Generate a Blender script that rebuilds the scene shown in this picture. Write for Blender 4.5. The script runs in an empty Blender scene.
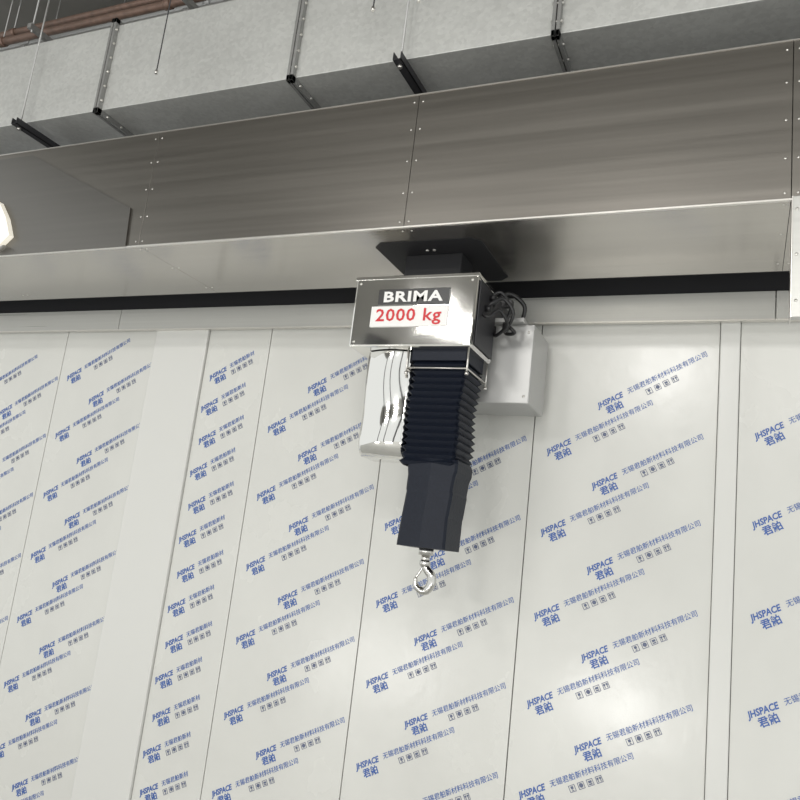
import bpy, bmesh, math, random
from mathutils import Vector, Matrix
random.seed(4)
EYE = 2.3
FL = -EYE
C = bpy.context
col = C.scene.collection

# ------------------------------------------------------------------ materials
def mat(name, color, rough=0.5, metal=0.0, noise=None, bump=None, var=0.0, rvar=0.0, spec=None, detail=4, emis=0):
    m = bpy.data.materials.new(name); m.use_nodes = True
    nt = m.node_tree; b = nt.nodes['Principled BSDF']
    b.inputs['Base Color'].default_value = (*color, 1)
    b.inputs['Roughness'].default_value = rough
    b.inputs['Metallic'].default_value = metal
    if emis:
        b.inputs['Emission Color'].default_value = (1,.93,.78,1); b.inputs['Emission Strength'].default_value = emis
    if spec is not None: b.inputs['Specular IOR Level'].default_value = spec
    if noise:
        tc = nt.nodes.new('ShaderNodeTexCoord'); mp = nt.nodes.new('ShaderNodeMapping')
        mp.inputs['Scale'].default_value = noise
        nt.links.new(tc.outputs['Object'], mp.inputs['Vector'])
        n = nt.nodes.new('ShaderNodeTexNoise'); n.inputs['Scale'].default_value = 1; n.inputs['Detail'].default_value = detail
        nt.links.new(mp.outputs[0], n.inputs['Vector'])
        if var:
            r = nt.nodes.new('ShaderNodeMapRange')
            r.inputs['From Min'].default_value = .3; r.inputs['From Max'].default_value = .7
            r.inputs['To Min'].default_value = 1 - var; r.inputs['To Max'].default_value = 1 + var
            nt.links.new(n.outputs['Fac'], r.inputs['Value'])
            mx = nt.nodes.new('ShaderNodeVectorMath'); mx.operation = 'SCALE'
            mx.inputs[0].default_value = color
            nt.links.new(r.outputs[0], mx.inputs['Scale'])
            nt.links.new(mx.outputs[0], b.inputs['Base Color'])
        if rvar:
            r = nt.nodes.new('ShaderNodeMapRange')
            r.inputs['From Min'].default_value = .3; r.inputs['From Max'].default_value = .7
            r.inputs['To Min'].default_value = rough - rvar; r.inputs['To Max'].default_value = rough + rvar
            nt.links.new(n.outputs['Fac'], r.inputs['Value']); nt.links.new(r.outputs[0], b.inputs['Roughness'])
        if bump:
            bp = nt.nodes.new('ShaderNodeBump'); bp.inputs['Strength'].default_value = bump; bp.inputs['Distance'].default_value = .01
            nt.links.new(n.outputs['Fac'], bp.inputs['Height']); nt.links.new(bp.outputs[0], b.inputs['Normal'])
    return m

def galv(name, c, var=.12, metal=.35):
    m = mat(name, c, .42, metal)
    nt = m.node_tree; b = nt.nodes['Principled BSDF']
    tc = nt.nodes.new('ShaderNodeTexCoord')
    v = nt.nodes.new('ShaderNodeTexVoronoi'); v.inputs['Scale'].default_value = 45
    nt.links.new(tc.outputs['Object'], v.inputs['Vector'])
    n = nt.nodes.new('ShaderNodeTexNoise'); n.inputs['Scale'].default_value = 1.6; n.inputs['Detail'].default_value = 5
    nt.links.new(tc.outputs['Object'], n.inputs['Vector'])
    sp = nt.nodes.new('ShaderNodeSeparateColor'); nt.links.new(v.outputs['Color'], sp.inputs[0])
    a = nt.nodes.new('ShaderNodeMath'); a.operation = 'MULTIPLY_ADD'
    a.inputs[1].default_value = .35; nt.links.new(sp.outputs[0], a.inputs[0]); nt.links.new(n.outputs['Fac'], a.inputs[2])
    r = nt.nodes.new('ShaderNodeMapRange')
    r.inputs['From Min'].default_value = .4; r.inputs['From Max'].default_value = 1.1
    r.inputs['To Min'].default_value = 1 - var; r.inputs['To Max'].default_value = 1 + var
    nt.links.new(a.outputs[0], r.inputs['Value'])
    mx = nt.nodes.new('ShaderNodeVectorMath'); mx.operation = 'SCALE'; mx.inputs[0].default_value = c
    nt.links.new(r.outputs[0], mx.inputs['Scale']); nt.links.new(mx.outputs[0], b.inputs['Base Color'])
    bp = nt.nodes.new('ShaderNodeBump'); bp.inputs['Strength'].default_value = .5; bp.inputs['Distance'].default_value = .06
    nt.links.new(n.outputs['Fac'], bp.inputs['Height']); nt.links.new(bp.outputs[0], b.inputs['Normal'])
    return m

M = dict(
 film=mat('protective_film', (.64,.64,.605), .24, 0, (2.2,1,1.6), .7, .03, .06, None, 5),
 seam=mat('seam_dark', (.16,.16,.15), .7),
 trim=mat('trim_white', (.66,.66,.63), .25, 0),
 flash=mat('flashing_metal', (.56,.56,.53), .32, .35, (.6,4,40), None, .05, .05),
 steel=mat('brushed_steel_dim', (.235,.222,.20), .33, .95, (.5,30,25), .012, .04, .03),  # beam face; dark hall reflection put into the base colour
 steelc=mat('brushed_steel_darker', (.20,.192,.178), .36, .95, (.5,30,25), .012, .04, .03),
 steel2=mat('brushed_steel_lit', (.50,.48,.45), .22, .95, (.6,20,2), .02, .04, .03),  # same beam steel, kept lighter for the brightness reflected from the wall
 edge=mat('steel_edge', (.72,.70,.66), .3, .9),
 hooks=mat('hook_steel', (.62,.61,.58), .18, 1.0),
 chrome=mat('polished_steel', (.80,.79,.76), .06, 1.0, (2.6,2.6,2.0), .8, 0, .02, None, 1),
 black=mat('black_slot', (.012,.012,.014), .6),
 rubber=mat('black_rubber_fabric', (.006,.009,.018), .5, 0, (60,60,60), .15, .1, 0, .3),
 cable=mat('cable_black', (.015,.015,.016), .4),
 grey=mat('grey_powder_coat', (.46,.46,.45), .35, .4),
 galv=galv('galvanised_sheet', (.63,.635,.61)),
 galvd=galv('galvanised_flange', (.32,.32,.31)),
 dark=mat('dark_channel', (.05,.05,.055), .5, .4),
 brown=mat('rusty_pipe', (.20,.13,.10), .5, .2, (20,20,20), None, .2),
 pipe=mat('pipe_grey', (.5,.5,.49), .4, .5),
 ceil=mat('ceiling_paint', (.17,.165,.15), .9, 0, (2,2,2), None, .1),
 floor=mat('floor_epoxy', (.58,.58,.56), .5, 0, (1,1,1), None, .05),
 wallp=mat('hall_wall_paint', (.40,.39,.36), .8, 0, (1,1,1), None, .05),
 blue=mat('print_blue', (.04,.11,.36), .4),
 ink=mat('print_dark', (.10,.12,.20), .4),
 lblk=mat('label_black', (.02,.02,.02), .3),
 lwht=mat('label_white', (.85,.84,.82), .35),
 lred=mat('label_red', (.62,.02,.03), .4),
 glow=mat('patch_glow', (.9,.88,.8), .4, emis=.45),  # emission added for the bright patch, no known fixture
)

# ------------------------------------------------------------------ helpers
class B:
    def __init__(s): s.bm = bmesh.new(); s.mats = []
    def mi(s, k):
        if k not in s.mats: s.mats.append(k)
        return s.mats.index(k)
    def box(s, x0,x1,y0,y1,z0,z1, k, bev=0):
        v = [s.bm.verts.new((x,y,z)) for x in (x0,x1) for y in (y0,y1) for z in (z0,z1)]
        fs = [(0,1,3,2),(4,6,7,5),(0,4,5,1),(2,3,7,6),(0,2,6,4),(1,5,7,3)]
        faces = [s.bm.faces.new([v[i] for i in f]) for f in fs]
        for f in faces: f.material_index = s.mi(k)
        if bev:
            es = list({e for f in faces for e in f.edges})
            r = bmesh.ops.bevel(s.bm, geom=es, offset=bev, segments=2, profile=.5, affect='EDGES')
            for f in r['faces']: f.material_index = s.mi(k)
    def cyl(s, p0, p1, r, k, seg=16, r2=None):
        p0, p1 = Vector(p0), Vector(p1); d = p1-p0
        q = Vector((0,0,1)).rotation_difference(d.normalized()).to_matrix().to_4x4()
        mtx = Matrix.Translation((p0+p1)/2) @ q
        r_ = bmesh.ops.create_cone(s.bm, cap_ends=True, segments=seg, radius1=r, radius2=r if r2 is None else r2, depth=d.length, matrix=mtx)
        for v in r_['verts']:
            for f in v.link_faces: f.material_index = s.mi(k); f.smooth = len(f.verts) == 4
    def ball(s, p, r, k, sc=(1,1,1), seg=12):
        r_ = bmesh.ops.create_uvsphere(s.bm, u_segments=seg, v_segments=seg//2+1, radius=r, matrix=Matrix.Translation(p) @ Matrix.Diagonal((*sc,1)))
        for v in r_['verts']:
            for f in v.link_faces: f.material_index = s.mi(k); f.smooth = True
    def tube(s, pts, r, k, seg=10, closed=False, cr=True):
        P = [Vector(p) for p in pts]; n = len(P)
        if cr and n > 2:
            Q = []
            rng = range(n if closed else n-1)
            for i in rng:
                a = P[(i-1)%n] if closed or i>0 else P[0]
                b_, c = P[i], P[(i+1)%n]
                d = P[(i+2)%n] if closed or i+2<n else P[-1]
                for t in (0,.2,.4,.6,.8):
                    Q.append(.5*((2*b_)+(c-a)*t+(2*a-5*b_+4*c-d)*t*t+(3*b_-a-3*c+d)*t**3))
            if not closed: Q.append(P[-1])
            P = Q; n = len(P)
        rings = []; up = None
        for i in range(n):
            a = P[(i-1)%n] if closed or i>0 else P[i]; c = P[(i+1)%n] if closed or i<n-1 else P[i]
            t = (c-a).normalized()
            if up is None: up = t.orthogonal().normalized()
            up = (up - t*up.dot(t)).normalized(); w = t.cross(up)
            rr = r(i/(n-1)) if callable(r) else r
            rings.append([s.bm.verts.new(P[i]+(up*math.cos(2*math.pi*j/seg)+w*math.sin(2*math.pi*j/seg))*rr) for j in range(seg)])
        m = s.mi(k)
        for i in range(n if closed else n-1):
            A, Bq = rings[i], rings[(i+1)%n]
            for j in range(seg):
                f = s.bm.faces.new((A[j],A[(j+1)%seg],Bq[(j+1)%seg],Bq[j])); f.material_index = m; f.smooth = True
        if not closed:
            for rg, fl in ((rings[0],True),(rings[-1],False)):
                f = s.bm.faces.new(rg[::-1] if fl else rg); f.material_index = m
    def prism(s, poly, y0, y1, k):   # poly in XZ, extruded along Y
        a = [s.bm.verts.new((x,y0,z)) for x,z in poly]; b_ = [s.bm.verts.new((x,y1,z)) for x,z in poly]
        n = len(poly); fs = [s.bm.faces.new(a), s.bm.faces.new(b_[::-1])]
        for i in range(n): fs.append(s.bm.faces.new((a[i],b_[i],b_[(i+1)%n],a[(i+1)%n])))
        for f in fs: f.material_index = s.mi(k)
    def obj(s, name, parent=None):
        bmesh.ops.recalc_face_normals(s.bm, faces=s.bm.faces)
        me = bpy.data.meshes.new(name); s.bm.to_mesh(me); s.bm.free()
        for k in s.mats: me.materials.append(M[k])
        o = bpy.data.objects.new(name, me); col.objects.link(o)
        if parent: o.parent = parent
        return o
def empty(name):
    o = bpy.data.objects.new(name, None); col.objects.link(o); return o

def text_mesh(body, size, k, bold=0.0, shear=0.0, align='LEFT', ext=0.0008, sx=1.0, sp=1.0):
    cu = bpy.data.curves.new('t', 'FONT'); cu.body = body; cu.size = size; cu.resolution_u = 2
    cu.offset = bold; cu.shear = shear; cu.align_x = align; cu.extrude = ext; cu.space_character = sp
    o = bpy.data.objects.new('t', cu); col.objects.link(o)
    C.view_layer.update()
    me = bpy.data.meshes.new_from_object(o.evaluated_get(C.evaluated_depsgraph_get()))
    bpy.data.objects.remove(o)
    me.materials.clear(); me.materials.append(M[k])
    me.transform(Matrix.Diagonal((sx,1,1,1)))
    return me

# ------------------------------------------------------------------ room shell
WY = 4.4            # face of clean-room wall
b = B(); b.box(-9,5,-9,9,FL-.1,FL,'floor'); b.obj('floor')
b = B(); b.box(-9,5,-9,9,4.6,4.7,'ceil'); b.obj('ceiling')
b = B(); b.box(-9,5,9,9.1,FL,4.6,'wallp'); b.obj('wall_far')
# unseen columns added behind the viewer as dark reflections for the polished steel
for x in (-7,-3.4,.2,3.8):
    b = B(); b.box(x-.15,x+.15,-7.2,-7.18,FL,4.6,'dark'); b.box(x-.15,x+.15,-6.92,-6.9,FL,4.6,'dark'); b.box(x-.01,x+.01,-7.19,-6.91,FL,4.6,'dark')
    b.obj('reflection_column')

seams = [-6.85,-5.90,-4.96,-4.05,-3.57,-3.04,-2.09,-1.13,-.14,-.04,.92,1.88]
b = B()
for a, c in zip(seams[:-1], seams[1:]):
    if (a,c) in ((-4.05,-3.57),(-.14,-.04)): continue
    b.box(a+.003,c-.003,WY,WY+.05,FL,1.60,'film',.002)
b.box(-6.85,1.88,WY+.012,WY+.10,FL,1.64,'seam')
wall = b.obj('wall_back')
b = B(); b.box(-4.05,-3.57,WY-.022,WY+.011,FL,1.6,'trim',.008); b.obj('trim_1')
b = B(); b.box(-.14,-.04,WY-.012,WY+.011,FL,1.6,'trim',.006); b.obj('trim_2')
b = B()
for a,c in zip([-6.85,-4.4,-1.9,.13],[-4.405,-1.905,.125,1.88]):
    b.box(a,c,WY-.05,WY-.024,1.46,1.62,'flash',.002)
b.box(-6.85,1.88,WY-.055,WY-.02,1.455,1.463,'edge')
b.obj('trim_3')

# film print ---------------------------------------------------------
def icons():
    q = B(); s=.034
    def fr(x,w=.0028):
        q.box(x,x+s,0,w,-.0008,.0008,'ink'); q.box(x,x+s,s-w,s,-.0008,.0008,'ink')
        q.box(x,x+w,0,s,-.0008,.0008,'ink'); q.box(x+s-w,x+s,0,s,-.0008,.0008,'ink')
    for i in range(4): fr(i*.050)
    q.box(.011,.023,.005,.008,-.0008,.0008,'ink'); q.box(.0155,.0185,.006,.016,-.0008,.0008,'ink'); q.box(.010,.024,.015,.028,-.0008,.0008,'ink')
    q.cyl((.067,.018,-.0008),(.067,.018,.0008),.011,'ink',12); q.box(.066,.068,.005,.018,-.0008,.0008,'ink')
    q.box(.108,.126,.006,.012,-.0008,.0008,'ink'); q.box(.108,.126,.015,.026,-.0008,.0008,'ink')
    for x in (.158,.172): q.box(x,x+.004,.005,.020,-.0008,.0008,'ink'); q.box(x-.003,x+.007,.018,.027,-.0008,.0008,'ink')
    return q
def item(name, company, iconx):
    bm = bmesh.new()
    def add(me, x, y, mi):
        me.transform(Matrix.Translation((x,y,0)))
        n0 = len(bm.faces); bm.from_mesh(me); bm.faces.ensure_lookup_table()
        for f in bm.faces[n0:]: f.material_index = mi
    add(text_mesh('JHSPACE', .044, 'blue', .0014, .25, sx=.88), 0, 0, 0)
    add(text_mesh('君舶', .050, 'blue', .0012, 0, sx=1), .030, -.052, 0)
    add(text_mesh(company, .036, 'blue', .0001, .1, sx=1.0), .180, .004, 0)
    q = icons(); me = bpy.data.meshes.new('i'); q.bm.to_mesh(me); add(me, iconx, -.052, 1)
    me = bpy.data.meshes.new(name); bm.to_mesh(me); bm.free()
    me.materials.append(M['blue']); me.materials.append(M['ink'])
    return me
full = item('print_mark', '无锡君舶新材料科技有限公司', .27)
short = item('print_mark_short', '无锡君舶新材', .18)
def put(me, x, z, ang=28.5, s=1.0):
    o = bpy.data.objects.new('print_mark', me); col.objects.link(o); o.parent = wall
    a = math.radians(ang)
    o.matrix_local = Matrix.Translation((x, WY-.0008, z)) @ Matrix.Rotation(math.radians(90),4,'X') @ Matrix.Rotation(a,4,'Z') @ Matrix.Scale(s,4)
def run(x, zph, me=full, top=1.42, L=.30):
    z = zph - .46*6
    while z + L < top:
        if z > FL+.1: put(me, x+random.uniform(-.004,.004), z)
        z += .46
for x0, dz in ((-6.85,.10),(-5.90,.02),(-4.96,.15),(-3.04,-.18),(-2.09,-.29),(-1.13,-.237),(-.04,-.10),(.92,.05)):
    run(x0+.09, dz); run(x0+.36, dz-.18)
run(-3.53, -.06, short); run(-3.50, .17, short)

# ------------------------------------------------------------------ beam cladding
b = B(); FY = 3.35; SZ = 1.65; TZ = 2.40
js = [-7.0,-5.10,-3.36,-1.62,.148,1.9]
for a,c in zip(js[:-1],js[1:]):
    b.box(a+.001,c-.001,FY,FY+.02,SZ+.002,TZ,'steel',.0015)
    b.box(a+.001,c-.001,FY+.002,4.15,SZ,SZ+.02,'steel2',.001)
b.box(-7,1.9,FY-.006,FY+.01,SZ-.006,SZ+.004,'edge',.002)  # lip strip; bevel highlight put into its lighter colour
b.box(-7,1.9,FY-.004,FY+.10,TZ,TZ+.006,'edge')
b.box(-7,1.9,FY+.03,4.11,SZ+.03,TZ-.01,'dark')
b.box(-7,1.9,4.12,4.5,1.75,TZ-.01,'black')
b.box(-7,1.9,4.395,4.5,1.63,1.76,'black')
b.box(-7,1.9,4.152,4.17,1.655,1.76,'black')
for x in js[1:-1]:
    for dx in (-.025,.025):
        for z in (SZ+.03,SZ+.19,SZ+.37,SZ+.55,TZ-.04):
            b.ball((x+dx,FY,z),.006,'edge',(1,.5,1),8)
        for y in (FY+.05,FY+.35,FY+.7): b.ball((x+dx,y,SZ),.006,'edge',(1,1,.5),8)
# darker flat sheet over the left part of the beam face
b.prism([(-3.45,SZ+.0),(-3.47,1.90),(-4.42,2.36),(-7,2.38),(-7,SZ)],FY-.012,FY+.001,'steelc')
b.obj('ceiling_beam_cladding')
b = B(); b.box(.15,.19,FY-.01,FY+.03,1.13,1.66,'flash',.004)
b.box(.15,.155,FY-.01,FY+.08,1.13,1.66,'edge')
for z in (1.2,1.4,1.6): b.ball((.17,FY-.01,z),.007,'edge',(1,.5,1),8)
b.obj('trim_4')
# made-up glowing shape for the bright patch at the beam's left end
b = B(); b.prism([(-4.43,1.77),(-4.52,1.69),(-5.1,1.68),(-5.1,2.16),(-4.60,2.02),(-4.50,1.90)],FY-.05,FY-.012,'glow')
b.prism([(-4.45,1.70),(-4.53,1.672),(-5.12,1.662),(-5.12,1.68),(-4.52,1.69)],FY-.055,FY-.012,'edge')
b.obj('bright_patch')

# ------------------------------------------------------------------ ducts
b = B(); DY0,DY1,DZ0,DZ1 = 3.5,4.45,2.75,3.41
fl = [-7.2,-5.65,-4.09,-2.55,-.95,.62,2.2]
for a,c in zip(fl[:-1],fl[1:]):
    b.box(a,c,DY0,DY1,DZ0,DZ1,'galv',.004)
for x in fl[1:-1]:
    for x2 in (x-.022,x+.003):
        b.box(x2,x2+.018,DY0-.035,DY0+.002,DZ0-.035,DZ1+.035,'galvd',.001)
        b.box(x2,x2+.018,DY0-.035,DY1+.03,DZ0-.035,DZ0+.002,'galvd',.001)
        b.box(x2,x2+.018,DY0-.035,DY1+.03,DZ1,DZ1+.035,'galvd',.001)
    for i in range(6): b.cyl((x-.03,DY0-.02,DZ0+.06+i*.11),(x+.03,DY0-.02,DZ0+.06+i*.11),.008,'edge',6)
    for i in range(7): b.cyl((x-.03,DY0+.06+i*.13,DZ0-.02),(x+.03,DY0+.06+i*.13,DZ0-.02),.008,'edge',6)
b.obj('air_duct')
b = B()
for a,c in ((-7.2,-5.2),(-5.2,-3.2),(-3.2,-1.2),(-1.2,2)):
    b.box(a,c,4.7,5.5,3.5,4.1,'galv',.004)
    b.box(a-.02,a+.02,4.66,5.54,3.46,4.14,'galvd')
b.obj('air_duct')
for X in (-6.3,-4.75,-1.80,1.2):
    b = B(); y0,y1=3.38,4.55
    b.box(X-.025,X+.025,y0,y1,2.665,2.670,'dark'); b.box(X-.025,X-.020,y0,y1,2.665,2.712,'dark'); b.box(X+.020,X+.025,y0,y1,2.665,2.712,'dark')
    for y in (3.43,4.5):
        b.cyl((X,y,2.65),(X,y,4.6),.006,'pipe',8); b.cyl((X,y,2.645),(X,y,2.662),.014,'edge',6)
    b.obj('duct_hanger')
# threaded rods hanging in front of the duct
for x in (-3.50,-1.98,-1.70):
    b = B(); b.cyl((x,3.36,2.85 if x<-3 else 3.0),(x,3.36,4.6),.004,'dark',6)
    zz=2.85 if x<-3 else 3.0
    b.cyl((x,3.36,zz-.01),(x,3.36,zz+.015),.010,'edge',6); b.obj('threaded_rod')
for i,(y,z,r,k) in enumerate(((3.73,3.72,.030,'brown'),(3.80,3.86,.025,'brown'),(3.95,3.80,.045,'pipe'),(4.15,4.05,.06,'pipe'),(3.6,4.15,.035,'brown'),(3.5,4.3,.03,'pipe'))):
    b = B(); b.cyl((-8.5,y,z),(3,y,z),r,k,20)
    for x in (-7.4,-5.6,-3.9,-2.1,-.4,1.2):
        b.cyl((x-.03,y,z),(x+.03,y,z),r+.008,k,20)
        b.cyl((x,y,z+r),(x,y,4.6),.005,'pipe',6)
    b.obj('ceiling_pipe')
for x in (-6.7,-5.0,-3.6):
    b = B()
    b.box(x-.02,x+.02,3.50,4.4,3.57,3.61,'galvd'); b.cyl((x,3.53,3.55),(x,3.53,4.6),.006,'pipe',8); b.cyl((x,4.3,3.55),(x,4.3,4.6),.006,'pipe',8)
    b.obj('pipe_support_rail')

# ------------------------------------------------------------------ hoist
h = empty('electric_hoist')
b = B()
# thin black sheet with chamfered corners, for the dark patch above the hoist
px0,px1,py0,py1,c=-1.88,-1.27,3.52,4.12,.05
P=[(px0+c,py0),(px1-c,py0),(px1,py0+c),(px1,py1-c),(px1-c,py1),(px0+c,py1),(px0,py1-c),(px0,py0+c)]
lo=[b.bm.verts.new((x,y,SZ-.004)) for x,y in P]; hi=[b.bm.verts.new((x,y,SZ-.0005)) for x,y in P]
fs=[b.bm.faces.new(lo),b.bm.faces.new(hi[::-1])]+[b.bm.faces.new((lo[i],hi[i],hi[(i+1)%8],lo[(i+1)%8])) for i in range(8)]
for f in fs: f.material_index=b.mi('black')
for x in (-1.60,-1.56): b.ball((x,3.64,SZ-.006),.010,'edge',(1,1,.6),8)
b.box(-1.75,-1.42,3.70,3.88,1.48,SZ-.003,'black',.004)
b.obj('mount_block_and_sheet', h)
b = B(); b.box(-1.985,-1.28,3.60,3.94,1.09,1.485,'chrome',.012)
b.box(-1.278,-1.272,3.63,3.92,1.11,1.46,'dark',.002)
b.box(-1.99,-1.275,3.596,3.944,1.468,1.49,'chrome',.004)
for x in (-1.955,-1.31):
    for z in (1.45,1.12): b.ball((x,3.599,z),.008,'edge',(1,.5,1),8)
b.obj('housing', h)
b = B(); b.box(-1.835,-1.425,3.592,3.599,1.322,1.410,'lblk',.001); b.obj('name_plate', h)
b = B(); b.box(-1.868,-1.425,3.592,3.599,1.200,1.314,'lwht',.001); b.obj('capacity_plate', h)
def lab(body, w, hgt, k, x, z, bold, name):
    me = text_mesh(body,.1,k,bold,0,'LEFT',.001,1,1.08)
    xs=[v.co.x for v in me.vertices]; ys=[v.co.y for v in me.vertices]
    me.transform(Matrix.Diagonal((w/(max(xs)-min(xs)),hgt/(max(ys)-min(ys)),1,1)) @ Matrix.Translation((-(max(xs)+min(xs))/2,-(max(ys)+min(ys))/2,0)))
    o = bpy.data.objects.new(name, me); col.objects.link(o); o.parent = h
    o.matrix_local = Matrix.Translation((x,3.590,z)) @ Matrix.Rotation(math.radians(90),4,'X')
lab('BRIMA',.34,.060,'lwht',-1.630,1.366,.003,'name_lettering')
lab('2000 kg',.375,.092,'lred',-1.648,1.253,.0012,'capacity_lettering')
b = B(); b.box(-1.60,-1.07,4.0,4.34,.89,1.335,'grey',.006)
b.box(-1.5,-1.12,3.95,4.34,1.335,1.36,'grey',.003)
b.box(-1.45,-1.3,3.95,4.3,1.3,1.5,'dark')
for z in (.93,1.29): b.ball((-1.10,3.999,z),.007,'edge',(1,.5,1),8)
b.obj('control_box', h)
b = B()
def cab(p, r=.010): b.tube([(x-.016,y,z) for x,y,z in p], r, 'cable', 8)
cab([(-1.26,3.80,1.42),(-1.20,3.80,1.45),(-1.15,3.84,1.38),(-1.17,3.86,1.30),(-1.13,3.88,1.25),(-1.20,3.95,1.27),(-1.2,4.02,1.35)])
cab([(-1.26,3.74,1.34),(-1.22,3.72,1.36),(-1.17,3.76,1.40),(-1.12,3.8,1.33),(-1.18,3.86,1.25),(-1.22,3.98,1.35)])
cab([(-1.26,3.86,1.40),(-1.19,3.9,1.48),(-1.11,3.95,1.43),(-1.12,3.98,1.36),(-1.16,4.03,1.35)],.012)
cab([(-1.26,3.70,1.30),(-1.22,3.70,1.28),(-1.18,3.74,1.33),(-1.15,3.80,1.27),(-1.24,3.90,1.24),(-1.26,3.93,1.30)])
b.cyl((-1.272,3.80,1.42),(-1.24,3.80,1.42),.018,'cable',12); b.cyl((-1.272,3.74,1.34),(-1.24,3.74,1.34),.018,'cable',12)
b.box(-1.21,-1.15,3.80,3.84,1.37,1.41,'cable',.004)
b.obj('cables', h)
# chain container: bent polished sheet
b = B()
nx,nz = 16,22; x0,x1 = -1.895,-1.635
def cont(u,w):
    z = 1.085-.57*w
    x = x0+(x1-x0)*u
    y = 3.69 - .030*math.sin(math.pi*u) - .006*math.sin(2.6*math.pi*w+2*u)
    if w>.85:
        t=(w-.85)/.15; y += .05*t*t
    return (x,y,z)
front=[[b.bm.verts.new(cont(i/nx,j/nz)) for i in range(nx+1)] for j in range(nz+1)]
back=[[b.bm.verts.new((cont(i/nx,j/nz)[0],3.92,cont(i/nx,j/nz)[2])) for i in range(nx+1)] for j in range(nz+1)]
k=b.mi('chrome')
def q4(*v):
    f=b.bm.faces.new(v); f.material_index=k; f.smooth=True
for j in range(nz):
    for i in range(nx):
        q4(front[j][i],front[j][i+1],front[j+1][i+1],front[j+1][i]); q4(back[j][i],back[j+1][i],back[j+1][i+1],back[j][i+1])
    q4(front[j][0],front[j+1][0],back[j+1][0],back[j][0]); q4(front[j][nx],back[j][nx],back[j+1][nx],front[j+1][nx])
for i in range(nx): q4(front[nz][i],front[nz][i+1],back[nz][i+1],back[nz][i])
es=[e for e in b.bm.edges if len(e.link_faces)==2 and e.calc_face_angle(0)>.6]
for e in es: e.smooth=False
b.obj('chain_container', h)
# bellows
b = B(); cx,cy=-1.475,3.80
b.box(cx-.150,cx+.155,cy-.15,cy+.14,1.03,1.092,'rubber',.004)
prev=None; N=15; k=b.mi('rubber')
zt,zb=1.03,.48
for i in range(2*N+1):
    z=zt+(zb-zt)*i/(2*N); out = i%2==1
    hw=.153 if out else .136; hd=.143 if out else .126
    dx = .006*math.sin(i*.35) - .006*(i/(2*N))
    c=.012
    pts=[(-hw+c,-hd),(hw-c,-hd),(hw,-hd+c),(hw,hd-c),(hw-c,hd),(-hw+c,hd),(-hw,hd-c),(-hw,-hd+c)]
    ring=[b.bm.verts.new((cx+dx+x,cy+y,z)) for x,y in pts]
    if prev:
        for j in range(8):
            f=b.bm.faces.new((prev[j],prev[(j+1)%8],ring[(j+1)%8],ring[j])); f.material_index=k
    prev=ring
b.obj('bellows', h)
# sleeve
b = B(); k=b.mi('rubber'); prev=None
for z,l,r,d in ((.52,-1.588,-1.325,.12),(.50,-1.592,-1.318,.128),(.46,-1.588,-1.318,.128),(.43,-1.585,-1.328,.125),(.36,-1.587,-1.335,.124),(.345,-1.584,-1.332,.123),(.24,-1.594,-1.342,.122),(.225,-1.596,-1.345,.122),(.10,-1.606,-1.345,.12),(.07,-1.608,-1.345,.118)):
    c=.012
    ring=[b.bm.verts.new((x,y,z)) for x,y in ((l+c,cy-d),((l+r)/2,cy-d-.012),(r-c,cy-d),(r,cy-d+c),(r,cy+d-c),(r-c,cy+d),(l+c,cy+d),(l,cy+d-c),(l,cy-d+c))]
    if prev:
        for j in range(9):
            f=b.bm.faces.new((prev[j],prev[(j+1)%9],ring[(j+1)%9],ring[j])); f.material_index=k
    else: b.bm.faces.new(ring).material_index=k
    prev=ring
b.bm.faces.new(prev[::-1]).material_index=k
b.obj('sleeve', h)
# clamp frame
b = B(); z=.985; fx0,fx1,fy0,fy1=cx-.165,cx+.170,cy-.165,cy+.155
b.tube([(fx0,fy0,z),(fx1,fy0,z),(fx1,fy1,z),(fx0,fy1,z)],.005,'edge',8,True,False)
for x in (fx0,fx1):
    for y in (fy0,fy1): b.cyl((x,y,z-.03),(x,y,1.09),.005,'edge',8); b.cyl((x,y,z-.035),(x,y,z-.02),.010,'edge',6)
b.obj('clamp_frame', h)
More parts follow.
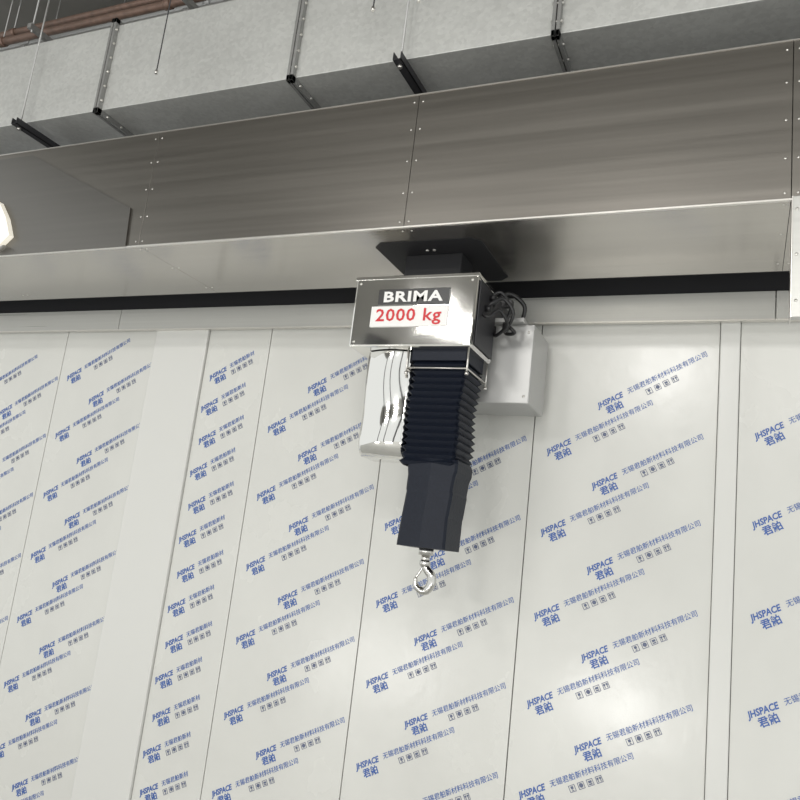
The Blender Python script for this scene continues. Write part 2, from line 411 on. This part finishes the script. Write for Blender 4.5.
# hook
b = B(); X=-1.485
b.cyl((X,cy,.035),(X,cy,.075),.038,'hooks',20); b.cyl((X,cy,.0),(X,cy,.037),.022,'hooks',16)
b.ball((X,cy,-.005),.029,'hooks',(1,1,.9))
hp=[(X,cy,-.015),(X+.014,cy,-.035),(X+.042,cy,-.065),(X+.046,cy,-.104),(X+.022,cy,-.140),(X-.012,cy,-.140),(X-.038,cy,-.118),(X-.043,cy,-.084)]
b.tube(hp, lambda t: .018+.006*math.sin(math.pi*t)-.008*t*t, 'hooks', 12)
b.tube([(X-.003,cy,-.02),(X-.022,cy,-.05),(X-.042,cy,-.082)],.007,'hooks',8)
b.obj('hook', h)

# ------------------------------------------------------------------ lights
def area(name, loc, size, power, target, color=(1,.98,.95)):
    l = bpy.data.lights.new(name,'AREA'); l.shape='RECTANGLE'; l.size=size[0]; l.size_y=size[1]; l.energy=power; l.color=color
    o = bpy.data.objects.new(name,l); col.objects.link(o); o.location=loc
    o.rotation_euler=(Vector(target)-Vector(loc)).to_track_quat('-Z','Y').to_euler()
for (x,y) in ((-5,-5.5),(-1.5,-5.5),(2,-5.5),(-5,-8),(-1.5,-8),(2,-8)):
    area('hall_light', (x,y,4.3),(1.2,.5),115,(x,y+1.5,0))
for x in (-5.0,-1.5,2.0):
    area('duct_fill_light', (x,-2.5,-1.6),(1.6,.5),50,(x,3.8,2.4))  # added fill from below, brightens the duct undersides
w = bpy.data.worlds.new('world'); C.scene.world=w; w.use_nodes=True
w.node_tree.nodes['Background'].inputs[0].default_value=(.94,.96,.95,1)
w.node_tree.nodes['Background'].inputs[1].default_value=1.03

# ------------------------------------------------------------------ camera
Zc = Vector((450,-3820,780)).normalized()
Xc = -Vector((-1750,-53,780)); Xc = (Xc - Zc*Xc.dot(Zc)).normalized()
Yc = Zc.cross(Xc)
R = Vector((Xc.x,Yc.x,Zc.x)); U = -Vector((Xc.y,Yc.y,Zc.y)); Bk = -Vector((Xc.z,Yc.z,Zc.z))
cam = bpy.data.cameras.new('camera'); co = bpy.data.objects.new('camera',cam); col.objects.link(co)
cam.sensor_width=36; cam.lens=780/800*36
co.matrix_world = Matrix(((R.x,U.x,Bk.x,0),(R.y,U.y,Bk.y,0),(R.z,U.z,Bk.z,0),(0,0,0,1)))
C.scene.camera = co
# raise everything so the floor is z=0
for o in col.objects:
    if o.parent is None: o.matrix_world = Matrix.Translation((0,0,EYE)) @ (o.matrix_world if o is co else o.matrix_basis)
C.scene.view_settings.view_transform='Standard'
